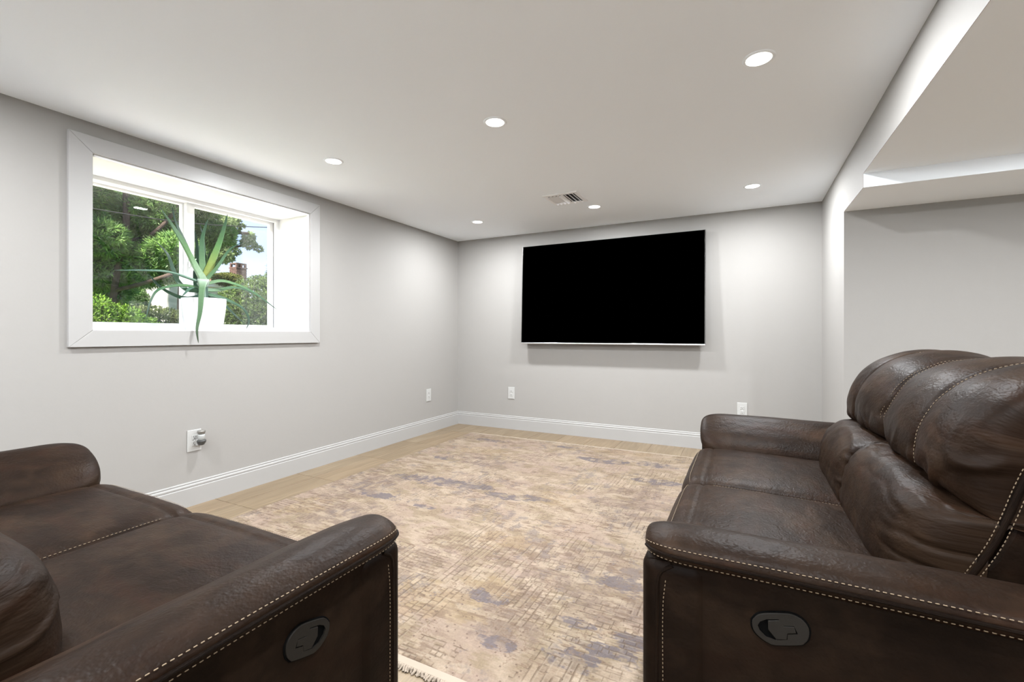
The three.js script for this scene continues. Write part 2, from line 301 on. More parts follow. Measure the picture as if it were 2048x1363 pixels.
// ---------------------------------------------------------------- television
{
  const w = 1.81, h = 1.032, t = thing('television', 'large flat black television mounted on the back wall', 'television', [1.783, 1.4615, 0.0]);
  const tilt = Math.atan2(0.04, h), f = new THREE.Group(); // leaning: lower edge further from the wall
  const put = (m) => { m.rotation.x = -tilt; m.position.z = 0.094; return m; };
  put(part('housing', [rbox(-w / 2, w / 2, -h / 2, h / 2, -0.03, -0.004, 0.004), rbox(-w / 2 + 0.14, w / 2 - 0.14, -h / 2 + 0.06, 0.12, -0.062, -0.02, 0.012)], M.tvBody, t));
  put(part('screen', rbox(-w / 2 + 0.006, w / 2 - 0.006, -h / 2 + 0.011, h / 2 - 0.004, -0.008, 0.0, 0.001), M.screen, t));
  const bz = put(part('bezel', [rbox(-w / 2, w / 2, -h / 2 - 0.003, -h / 2 + 0.011, -0.026, 0.0015, 0.003)], M.chrome, t, 'silver strip along the lower edge'));
  put(part('side_trim', [rbox(w / 2 - 0.006, w / 2, -h / 2 + 0.01, h / 2, -0.03, 0.0005, 0.001), rbox(-w / 2, -w / 2 + 0.006, -h / 2 + 0.01, h / 2, -0.03, 0.0005, 0.001)], std({ color: lin(0.09, 0.085, 0.08), roughness: 0.3, metalness: 0.6 }), t));
  part('wall_mount', [rbox(-0.3, 0.3, -0.2, 0.2, 0, 0.012, 0.003), rbox(-0.28, -0.24, -0.19, 0.19, 0.01, 0.052, 0.003), rbox(0.24, 0.28, -0.19, 0.19, 0.01, 0.052, 0.003)], M.tvBody, t);
}

// ---------------------------------------------------------------- rug
{
  const x0 = 0.437, x1 = 2.738, z0 = 0.412, z1 = 3.352, w = x1 - x0, l = z1 - z0;
  const t = thing('area_rug', 'large cream and taupe abstract rug with slate blotches and a fringed edge', 'rug', [0, 0, 0]);
  const slate = [[1.1, 1.87, .30, .09], [.89, 1.9, .18, .05], [1.3, 1.84, .2, .07], [.92, 2.27, .22, .05], [1.65, 1.93, .17, .05], [1.8, 1.88, .14, .05], [1.94, .84, .22, .07], [2.37, .78, .2, .07], [2.48, 1.2, .2, .06], [.79, .63, .15, .05], [2.09, 2.94, .10, .04], [2.27, 3.16, .08, .035], [2.52, 3.12, .11, .05], [2.6, 3.03, .09, .04], [2.46, 2.94, .08, .03], [2.66, 2.95, .08, .05], [2.54, 2.61, .12, .05], [1.5, .55, .1, .04], [1.3, 2.3, .08, .03], [.75, 1.35, .12, .05]];
  const ochre = [[1.95, 1.85, .15, .12], [1.93, 2.47, .16, .08], [2.09, 2.86, .16, .06], [.9, 1.0, .25, .1], [2.07, .52, .3, .08], [1.88, 3.05, .25, .12], [.65, 2.6, .12, .15]];
  const taupe = [[2.33, 2.55, .35, .22], [2.55, 2.71, .25, .2], [2.2, 3.0, .2, .2], [1.0, 2.6, .35, .2], [.7, 2.2, .2, .3], [2.4, 1.6, .25, .4], [1.5, 2.9, .4, .2], [1.2, 1.3, .3, .15]];
  const N = [1400, 1792];
  const blob = (list, X, Z, j) => { let m = 0; for (const [a, b, c, d] of list) { const q = ((X - a) / c) ** 2 + ((Z - b) / d) ** 2; if (q < 3) m = Math.max(m, 1 - q * 0.55 + (j - 0.5) * 1.9); } return m; };
  const H8 = new Float32Array(N[0] * N[1]);
  const sharp = (X, Z, s) => { // jagged, x-elongated steps like knotted pile
    const zz = Math.round(Z / 0.0085), xx = X * 16 + (hash2(zz, 3, s) - 0.5) * 0.9; return fbm(xx, zz * 0.16, 3, s); };
  const map = texture(N[0], N[1], (u, v, i, j) => {
    const X = x0 + u * w, Z = z0 + v * l;
    const wx = X + 0.006 * (vnoise(X * 9, Z * 9, 5) - 0.5), wz = Z + 0.006 * (vnoise(X * 9, Z * 9, 6) - 0.5);
    const jag = sharp(X, Z, 21), jag2 = sharp(X + 3, Z + 1, 33), jag3 = sharp(X * 2.2 + 7, Z, 63);
    // carved blocks: in some patches ribs run with z, in others with x; broken up by noise
    const px = Math.floor(wx / 0.19 + hash2(Math.floor(wz / 0.27), 0, 2)), pz = Math.floor(wz / 0.27 + hash2(px, 5, 3)), orient = hash2(px, pz, 8) < 0.64;
    const A = orient ? wx : wz, B = orient ? wz : wx;
    const wid = 0.022 + 0.016 * hash2(px, pz, 4), ci = Math.floor(A / wid), fa = A / wid - ci;
    const len = 0.022 + 0.12 * hash2(ci, pz, 7) ** 2, bo = B / len + hash2(ci, px, 9) * 5, bi = Math.floor(bo), fb = bo - bi;
    const da = Math.min(fa, 1 - fa) * wid, db = Math.min(fb, 1 - fb) * len;
    const carve = sstep(0.40, 0.60, fbm(X * 3.1, Z * 3.1, 4, 55) * 0.72 + 0.25 * hash2(px, pz, 15) + 0.06 * sstep(1.6, 2.6, Z));
    const rib = 1 - sstep(0.0012, 0.0040, da), cross = 1 - sstep(0.0008, 0.0026, db);
    const line = Math.max(rib, cross * 0.9) * (0.12 + 0.88 * carve) * sstep(0.22, 0.6, vnoise(X * 38, Z * 38, 61)) * (hash2(ci, bi, 12) > 0.22 ? 1 : 0.3);
    const light = (1 - sstep(0.001, 0.0036, Math.abs(fa * wid - 0.0050))) * carve * 0.7 * (hash2(ci, bi, 5) > 0.5 ? 1 : 0);
    // short wavering threads, longer across than along
    const th = Math.abs(fbm(X * 26 + 3 * (vnoise(X * 8, Z * 8, 3) - 0.5), Z * 62, 3, 17) - 0.5), thread = (1 - sstep(0.0, 0.05, th)) * sstep(0.42, 0.62, fbm(X * 7, Z * 9, 3, 19));
    let k = mixc([207, 184, 159], [229, 208, 184], sstep(0.3, 0.7, jag));
    k = mixc(k, [212, 187, 170], sstep(0.45, 0.66, fbm(X * 4, Z * 6, 4, 91)) * 0.75);
    k = mixc(k, [187, 166, 135], sstep(0.50, 0.60, fbm(X * 6, Z * 11, 4, 71) * 0.55 + jag2 * 0.45) * 0.7);
    k = mixc(k, [172, 150, 135], sstep(0.25, 0.8, blob(taupe, X, Z, fbm(X * 11, Z * 16, 4, 14)) - 0.1) * 0.75 * (0.3 + 0.7 * sstep(0.35, 0.6, jag3)));
    k = mixc(k, [206, 174, 126], sstep(0.40, 0.6, blob(ochre, X, Z, fbm(X * 14, Z * 20, 4, 24))) * 0.3);
    const dash = sstep(0.58, 0.66, fbm(X * 15, Z * 64, 3, 83)) * sstep(0.35, 0.6, fbm(X * 5, Z * 7, 3, 87)); k = mixc(k, [160, 134, 112], dash * 0.6);
    const pale = sstep(0.60, 0.68, fbm(X * 9, Z * 26, 4, 97)); k = mixc(k, [234, 215, 190], pale * 0.6);
    const sl = sstep(0.44, 0.54, blob(slate, X, Z, jag2 * 0.45 + jag3 * 0.45 + 0.03));
    k = mixc(k, [140, 130, 136], sl * 0.85 * (0.25 + 0.75 * sstep(0.40, 0.52, sharp(X * 1.7 + 9, Z, 44))));
    k = mixc(k, [164, 150, 146], 0.6 * sstep(0.60, 0.68, jag3 * 0.6 + fbm(X * 3, Z * 5, 3, 29) * 0.4));
    const tint = (hash2(ci, bi, px + 40) - 0.5) * 22 * carve, g = 0.95 + 0.10 * vnoise(X * 300, Z * 300, 2);
    k = [k[0] * g + tint, k[1] * g + tint, k[2] * g + tint * 0.9];
    k = mixc(k, [146, 120, 97], line * 0.55);
    k = mixc(k, [158, 128, 104], thread * 0.55);
    k = mixc(k, [233, 216, 192], light * 0.6);
    const speck = hash2(Math.floor(X / 0.006), Math.floor(Z / 0.006), 4); if (speck > 0.98) k = mixc(k, [128, 104, 88], 0.55);
    H8[j * N[0] + i] = 0.6 - 0.45 * line + 0.2 * light + 0.12 * (jag - 0.5) - 0.1 * sl + 0.1 * (vnoise(X * 260, Z * 260, 3) - 0.5);
    return k;
  });
  const bump = texture(N[0], N[1], (u, v, i, j) => H8[j * N[0] + i], false);
  for (const q of [map, bump]) q.wrapS = q.wrapT = THREE.ClampToEdgeWrapping;
  const mat = std({ map, bumpMap: bump, bumpScale: 0.006, roughness: 0.95, color: lin(0.31, 0.297, 0.282) });
  const g = rbox(x0, x1, 0.0, 0.012, z0, z1, 0.004, 2), p = g.attributes.position, uv = g.attributes.uv;
  for (let i = 0; i < p.count; i++) uv.setXY(i, clamp((p.getX(i) - x0) / w, 0.002, 0.998), clamp((p.getZ(i) - z0) / l, 0.002, 0.998));
  part('rug_pile', g, mat, t);
  for (const [z, s] of [[z1, 1], [z0, -1]]) {
    const b = part(s > 0 ? 'woven_binding' : 'woven_binding_001', rbox(x0, x1, 0.0005, 0.0125, s > 0 ? z - 0.004 : z - 0.010, s > 0 ? z + 0.026 : z + 0.004, 0.004), M.binding, t, 'plain cream binding');
    const fr = [];
    for (let x = x0 + 0.003; x < x1; x += 0.0042) {
      const L = rr(0.008, 0.020), k = rr(-0.006, 0.006), zz = z + s * (s > 0 ? 0.022 : 0.008), q = tube([V(x, 0.008, zz), V(x + k * 0.4, rr(0.007, 0.011), zz + s * L * 0.4), V(x + k, 0.004, zz + s * L * 0.8), V(x + k * 1.8 + rr(-0.003, 0.003), 0.002, zz + s * L)], rr(0.003, 0.0045), 4, 5);
      fr.push(q);
    }
    const f = part(s > 0 ? 'fringe' : 'fringe_001', fr, M.binding, t, 'short cream fringe'); f.userData.kind = 'stuff';
  }
}

// ---------------------------------------------------------------- reclining leather loveseats
const spline2 = (pts) => { const c = new THREE.CatmullRomCurve3(pts.map((p) => V(p[0], p[1], 0)), false, 'centripetal'); return (t) => { const q = c.getPointAt(clamp(t)); return [q.x, q.y]; }; };
function mirrorX(g) { const c = g.clone(); const p = c.attributes.position, n = c.attributes.normal; for (let i = 0; i < p.count; i++) { p.setX(i, -p.getX(i)); n.setX(i, -n.getX(i)); } if (c.index) { const a = c.index.array; for (let i = 0; i < a.length; i += 3) { const k = a[i]; a[i] = a[i + 1]; a[i + 1] = k; } } else { for (const key of Object.keys(c.attributes)) { const at = c.attributes[key], s = at.itemSize, a = at.array; for (let i = 0; i < at.count; i += 3) for (let k = 0; k < s; k++) { const q = a[i * s + k]; a[i * s + k] = a[(i + 1) * s + k]; a[(i + 1) * s + k] = q; } } } return c; }
function stitches(pts, gap = 0.0095, len = 0.0062, r = 0.001) {
  const c = new THREE.CatmullRomCurve3(pts, false, 'centripetal'), L = c.getLength(), n = Math.max(2, Math.floor(L / gap)), out = [];
  for (let i = 0; i < n; i++) { const t = (i + 0.5) / n, p = c.getPointAt(t), d = c.getTangentAt(t), g = new THREE.CapsuleGeometry(r, len - 2 * r, 1, 5); g.applyQuaternion(new THREE.Quaternion().setFromUnitVectors(V(0, 1, 0), d)); g.translate(p.x, p.y, p.z); out.push(g); }
  return mergeGeometries(out.map((g) => g.toNonIndexed()));
}
const stuff = (m) => { m.userData.kind = 'stuff'; return m; };
const ridge = (n) => 1 - Math.min(1, Math.abs(n) * 9);
const wrinkle = (amp, fx, fy, fz, s) => (x, y, z) => amp * (1.3 * n3(x * fx, y * fy, z * fz, s) + 0.5 * n3(x * fx * 2.3, y * fy * 2.3, z * fz * 2.3, s + 40));

function makeSofa(label, group) {
  const t = thing('leather_loveseat', label, 'sofa', [0, 0, 0], 0, group);
  // back frame with a shaped side
  { const pr = [[.58, .07], [.575, .40], [.578, .546], [.606, .592], [.626, .641], [.652, .736], [.668, .79], [.708, .84], [.76, .882], [.81, .90], [.87, .892], [.93, .84], [.965, .70], [.975, .40], [.97, .07]], sh = new THREE.Shape(); pr.forEach((p, i) => i ? sh.lineTo(p[0], p[1]) : sh.moveTo(p[0], p[1])); sh.closePath();
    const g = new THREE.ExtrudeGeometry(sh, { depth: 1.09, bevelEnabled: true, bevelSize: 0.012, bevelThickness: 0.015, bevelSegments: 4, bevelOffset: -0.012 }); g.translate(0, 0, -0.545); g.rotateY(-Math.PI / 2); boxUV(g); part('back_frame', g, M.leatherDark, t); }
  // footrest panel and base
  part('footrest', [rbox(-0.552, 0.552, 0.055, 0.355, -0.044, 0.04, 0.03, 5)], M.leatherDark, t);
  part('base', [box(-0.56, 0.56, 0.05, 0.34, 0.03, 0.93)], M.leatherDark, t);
  for (const [x, z] of [[-.75, .06], [.75, .06], [-.75, .88], [.75, .88]]) { const f = cyl(0.025, 0.019, 0.055, 20); f.translate(x, 0.0275, z); part(numbered('foot'), f, M.darkWood, t); }
  const lum = spline2([[.60, .70], [.545, .704], [.497, .692], [.460, .658], [.439, .612], [.430, .56], [.430, .51], [.446, .465], [.52, .44]]);
  const head = spline2([[.62, .690], [.560, .694], [.531, .718], [.526, .765], [.540, .825], [.574, .887], [.628, .94], [.70, .974], [.78, .986], [.85, .974], [.90, .94], [.92, .88]]);
  const seat = spline2([[.54, .45], [.50, .492], [.40, .499], [.28, .503], [.14, .507], [.05, .507], [-.012, .501], [-.040, .481], [-.055, .452], [-.059, .41], [-.055, .37], [-.03, .345]]);
  const nrm = (f, v) => { const a = f(v - 0.004), b = f(v + 0.004), dx = b[0] - a[0], dy = b[1] - a[1], L = Math.hypot(dx, dy) || 1; return [dx / L, dy / L]; };
  // s: side (+1/-1); a runs -1 at the middle of the sofa to +1 at the arm
  const surf = (f, s, xi, xo, Ein, pin, Eout, pout, seam, inward, top = 0) => (a, v) => {
    const dropY = inward === 0 || a < 0 ? 0 : 0.055 * a ** 5 * (1 - sstep(0, 0.42, v));
    const A = Math.min(1, Math.abs(a)), e = 1 - Math.pow(1 - A ** (a < 0 ? pin : pout), 1 / (a < 0 ? pin : pout)), E = a < 0 ? Ein : Eout, q = f(v), d = nrm(f, v), o = seam ? seam(a, v) : 0;
    if (inward === 0) return [s * lerp(xi, xo, (a + 1) / 2), q[1] + d[0] * (e * E + o), q[0] - d[1] * (e * E + o)]; // seat: pressed in along the profile normal
    const w = sstep(0.22, 0.6, v) * top; // upright cushions: edges fall back, and down along the top
    return [s * lerp(xi, xo, (a + 1) / 2), q[1] - dropY - e * E * w * 0.75 - inward * d[0] * o, q[0] + e * E * (1 - 0.6 * w) + inward * d[1] * o];
  };
  const U = (u) => { const k = u * 2 - 1; return Math.sign(k) * (1 - Math.pow(1 - Math.abs(k), 1.6)); }; // denser towards the edges
  for (const s of [-1, 1]) {
    const idx = s < 0 ? '' : '_001';
    // seat
    const fs = surf(seat, s, 0.001, 0.572, 0.05, 5, 0.03, 5, (a, v) => 0.0045 * Math.exp(-(((v - 0.70) / 0.009) ** 2)) - 0.010 * (1 - a * a) * Math.exp(-(((v - 0.35) / 0.25) ** 2)), 0);
    const sc = part('seat_cushion' + idx, gridGeo(96, 90, (u, v) => fs(U(u), v), (u, v, q) => [q[0], v * 0.85], wrinkle(0.0028, 9, 9, 9, 3)), M.leather, t); flipIf(sc);
    if (s < 0) { const p = []; for (let v = 0.14; v <= 0.70; v += 0.04) { const q = fs(-0.965, v); p.push(V(q[0], q[1] + 0.0015, q[2])); } stuff(part('stitching', stitches(p), M.thread, sc, 'tan seam stitching')); }
    const pf = []; for (let a = -0.93; a <= 0.93; a += 0.06) { const q = fs(a, 0.775); pf.push(V(q[0], q[1] + 0.001, q[2] - 0.0015)); }
    stuff(part('front_stitching', stitches(pf, 0.008, 0.005, 0.0009), M.thread, sc, 'tan seam stitching'));
    // lumbar cushion
    const pk = (x, y, z) => { const ed = sstep(0.40, 0.54, Math.abs(x)) + sstep(0.10, 0.0, Math.abs(x)) + sstep(0.64, 0.70, y) * 0.6; return 0.006 * n3(x * 7, y * 7, z * 7, 15) * 1.5 + ed * 0.007 * (ridge(n3(x * 8 + y * 9, y * 26 - x * 6, z * 10, 25)) - 0.3) + 0.0035 * n3(x * 30 + y * 14, y * 22, z * 14, 31); };
    const fl = surf(lum, s, 0.002, 0.566, 0.04, 5, 0.165, 3.2, null, -1);
    const lc = part('lumbar_cushion' + idx, gridGeo(110, 70, (u, v) => fl(U(u), v), (u, v, q) => [q[0], v * 0.5 + 0.3], pk), M.leather, t); flipIf(lc);
    // headrest cushion with a sewn vertical seam
    const seam = (a, v) => 0.010 * Math.exp(-(((a - 0.2) / 0.035) ** 2)) - 0.012 * Math.exp(-(((Math.abs(a - 0.2) - 0.42) / 0.4) ** 2)) + 0.014;
    const fh = surf(head, s, 0.002, 0.570, 0.05, 5, 0.12, 4.2, seam, 1, 1);
    const ph = (x, y, z) => { const low = sstep(0.82, 0.71, y), ed = sstep(0.40, 0.55, Math.abs(x)) * sstep(0.9, 0.75, y) + sstep(0.09, 0.0, Math.abs(x)) * 0.7; return 0.007 * n3(x * 6, y * 6, z * 6, 45) + (low * 0.9 + ed) * 0.008 * (ridge(n3(x * 15 + y * 5, y * 9 - x * 10, z * 8, 55)) - 0.3) + 0.003 * n3(x * 26 + y * 20, y * 16, z * 16, 61); };
    const hc = part('headrest_cushion' + idx, gridGeo(120, 100, (u, v) => fh(U(u), v), (u, v, q) => [q[0] + 0.4, v * 0.75], ph), M.leather, t); flipIf(hc);
    const sp = []; for (let v = 0.14; v <= 0.86; v += 0.04) { const q = fh(0.255, v), d = nrm(head, v), e = ph(q[0], q[1], q[2]) + 0.0015; sp.push(V(q[0], q[1] + d[0] * e, q[2] - d[1] * e)); }
    const ip = []; for (let v = 0.16; v <= 0.80; v += 0.04) { const q = fh(-0.93, v), d = nrm(head, v), e = ph(q[0], q[1], q[2]) + 0.001; ip.push(V(q[0], q[1] + d[0] * e, q[2] - d[1] * e)); }
    stuff(part('stitching', [stitches(sp), stitches(ip, 0.009, 0.005, 0.0009)], M.thread, hc, 'tan seam stitching'));
  }
  // double-stitched seam and welt along each side of the back
  const seamPts = [[.548, .50], [.560, .535], [.580, .575], [.602, .622], [.622, .68], [.640, .74], [.660, .79], [.70, .845], [.755, .89], [.81, .91], [.87, .90]];
  for (const s of [-1, 1]) {
    const w = part(s < 0 ? 'side_welt' : 'side_welt_001', tube(seamPts.map((p) => V(s * 0.5635, p[1], p[0] + 0.004)), 0.0075, 60, 8), M.leatherDark, t);
    stuff(part('stitching', [stitches(seamPts.map((p) => V(s * 0.5705, p[1] - 0.004, p[0] + 0.013))), stitches(seamPts.map((p) => V(s * 0.5695, p[1] + 0.004, p[0] - 0.006)))], M.thread, w, 'tan double stitching'));
  }
  // arms are shaped on the -x side and mirrored
  const OUT = -0.850, zF = -0.038, zBk = 0.92;
  const sec = spline2([[.050, .560], [.028, .5655], [.010, .577], [.002, .588], [0, .597], [.006, .609], [.025, .621], [.06, .6295], [.10, .6262], [.15, .6065], [.20, .583], [.24, .561], [.275, .532], [.295, .505], [.30, .47]]);
  let kSeam = 0; { let best = 9; for (let k = 0; k < 0.4; k += 0.001) { const q = sec(k), d = Math.hypot(q[0], q[1] - 0.597); if (d < best) { best = d; kSeam = k; } } }
  const padAt = (k, z) => { // cross-section k at depth z; the nose rounds over at the front
    const q = sec(k), d = clamp((z - zF) / 0.135), f = Math.pow(1 - Math.pow(1 - d, 3.2), 1 / 3.2), b = 0.006 * sstep(0.25, 0.75, z), up = f;
    return [OUT + 0.14 + (q[0] - 0.14) * f, 0.575 + (q[1] - 0.575) * up - b, z];
  };
  const padZ = (v) => zF + (zBk - zF) * Math.pow(v, 1.9);
  const padGeo = gridGeo(110, 150, (u, v) => padAt(u, padZ(v)), (u, v, q) => [q[2] + 0.1, u * 0.46], (x, y, z) => 0.0035 * n3(x * 8, y * 8, z * 6, 71) + 0.0022 * n3(x * 22, y * 16, z * 12, 73) * 1.4);
  const weltPts = [], st1 = [], st2 = [];
  for (let i = 0; i <= 60; i++) { const z = -0.026 + (i / 60) ** 1.3 * 0.92, a = padAt(kSeam - 0.010, z), b = padAt(kSeam + 0.022, z), c = padAt(kSeam - 0.040, z); weltPts.push(V(a[0] - 0.0008, a[1], a[2])); st1.push(V(b[0] - 0.0016, b[1] + 0.0012, b[2])); st2.push(V(c[0] - 0.0022, c[1] - 0.0006, c[2])); }
  const body = mergeGeometries([rbox(-0.816, -0.70, 0.05, 0.576, 0.02, 0.93, 0.010, 3), rbox(-0.72, -0.575, 0.05, 0.50, 0.02, 0.93, 0.012, 3), rbox(-0.822, -0.70, 0.045, 0.572, -0.034, 0.10, 0.03, 6), rbox(-0.76, -0.578, 0.045, 0.532, -0.022, 0.10, 0.03, 6)].map((g) => g.index ? g.toNonIndexed() : g));
  boxUV(body);
  const pipe = tube([V(-0.8195, 0.05, 0.001), V(-0.8205, 0.3, 0.0), V(-0.8205, 0.48, 0.001), V(-0.820, 0.54, 0.006), V(-0.819, 0.560, 0.030)], 0.0042, 40, 8);
  const pst = stitches([V(-0.8222, 0.06, 0.012), V(-0.8224, 0.3, 0.0115), V(-0.8224, 0.48, 0.012), V(-0.8222, 0.53, 0.017)], 0.0085, 0.0052, 0.0009);
  const shp = (pts, holes) => { const s = new THREE.Shape(); const v2 = pts.map((p) => new THREE.Vector2(...p)); s.setFromPoints(new THREE.SplineCurve([...v2, v2[0]]).getPoints(80).slice(0, -1)); if (holes) { const h = new THREE.Path(); h.setFromPoints(holes.map((p) => new THREE.Vector2(...p))); s.holes.push(h); } return s; };
  const poly = (pts) => new THREE.Shape(pts.map((p) => new THREE.Vector2(...p)));
  const bez = [[.1759, .4896], [.1841, .5012], [.1963, .5081], [.2229, .5158], [.2398, .5189], [.2538, .5154], [.2639, .5071], [.2689, .4952], [.267, .4798], [.2614, .4707], [.2538, .4647], [.2163, .4532], [.203, .4537], [.1909, .4592], [.1807, .4678], [.1759, .4788]];
  const well = [[.1841, .4827], [.1882, .4916], [.199, .4992], [.2203, .5052], [.2281, .4953], [.2455, .4992], [.2525, .4844], [.2359, .4787], [.2352, .4688], [.215, .4619], [.199, .4639], [.1882, .4731]];
  const lever = [[.2024, .4963], [.2216, .5025], [.2281, .493], [.2455, .4966], [.2481, .4854], [.2346, .4806], [.2333, .4689], [.2163, .4646], [.203, .4789]];
  const ext = (sh, d, bev) => { const g = new THREE.ExtrudeGeometry(sh, { depth: d, bevelEnabled: bev > 0, bevelSize: bev, bevelThickness: bev, bevelSegments: 2, bevelOffset: -bev }); g.rotateY(-Math.PI / 2); return g; };
  const bezel = ext(shp(bez, well), 0.004, 0.0012); bezel.translate(-0.8155, 0, 0);
  const wellG = ext(poly(well), 0.0008, 0); wellG.translate(-0.8155, 0, 0);
  const lev = ext(poly(lever), 0.0038, 0.001); lev.translate(-0.8158, 0, 0);
  const rim = tube(shp(bez).getPoints(60).map((p) => V(-0.8165, (p.y - 0.486) * 1.03 + 0.486, (p.x - 0.222) * 1.03 + 0.222)), 0.0016, 120, 6);
  for (const s of [-1, 1]) {
    const k = s < 0 ? '' : '_001', m = (g) => s < 0 ? g : mirrorX(g);
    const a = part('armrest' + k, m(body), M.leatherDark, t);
    const pad = part('arm_pad', m(padGeo), M.leather, a);
    stuff(part('stitching', m(mergeGeometries([stitches(st1), stitches(st2), pst])), M.thread, a, 'tan double stitching'));
    part('welt', m(tube(weltPts, 0.0035, 200, 7)), M.leatherDark, a);
    part('piping', m(pipe), M.leatherDark, a);
    const h = part('recliner_handle' + k, m(bezel), M.handle, t, 'black oval recliner handle set in the arm');
    part('well', m(wellG), M.blackWell, h); part('lever', m(lev), M.handle, h); part('rim', m(rim), M.blackWell, h);
  }
  return t;
}
function flipIf(m) { // make the surface face outwards (away from the middle of the sofa body)
  const g = m.geometry, p = g.attributes.position, n = g.attributes.normal; let s = 0;
  g.computeBoundingBox(); const c = g.boundingBox.getCenter(V(0, 0, 0)); c.z += 0.15; c.y -= 0.03;
  for (let i = 0; i < p.count; i += 7) s += n.getX(i) * (p.getX(i) - c.x) + n.getY(i) * (p.getY(i) - c.y) + n.getZ(i) * (p.getZ(i) - c.z);
  if (s < 0) { const a = g.index.array; for (let i = 0; i < a.length; i += 3) { const k = a[i]; a[i] = a[i + 1]; a[i + 1] = k; } for (let i = 0; i < n.count; i++) n.setXYZ(i, -n.getX(i), -n.getY(i), -n.getZ(i)); }
}
const sofaGroup = 'matching brown leather reclining loveseats';
const sofaR = makeSofa('brown leather reclining loveseat at the right, its back cushions in full view', sofaGroup);
sofaR.position.set(2.838, 0, 2.683); sofaR.rotation.y = Math.PI / 2;
const sofaL = sofaR.clone(); sofaL.name = numbered('leather_loveseat'); scene.add(sofaL);
sofaL.position.set(1.475, 0, 3.70); sofaL.rotation.y = 0;
sofaL.userData = { label: 'brown leather reclining loveseat at the left, near the window wall, seen from behind its arm', category: 'sofa', group: sofaGroup };

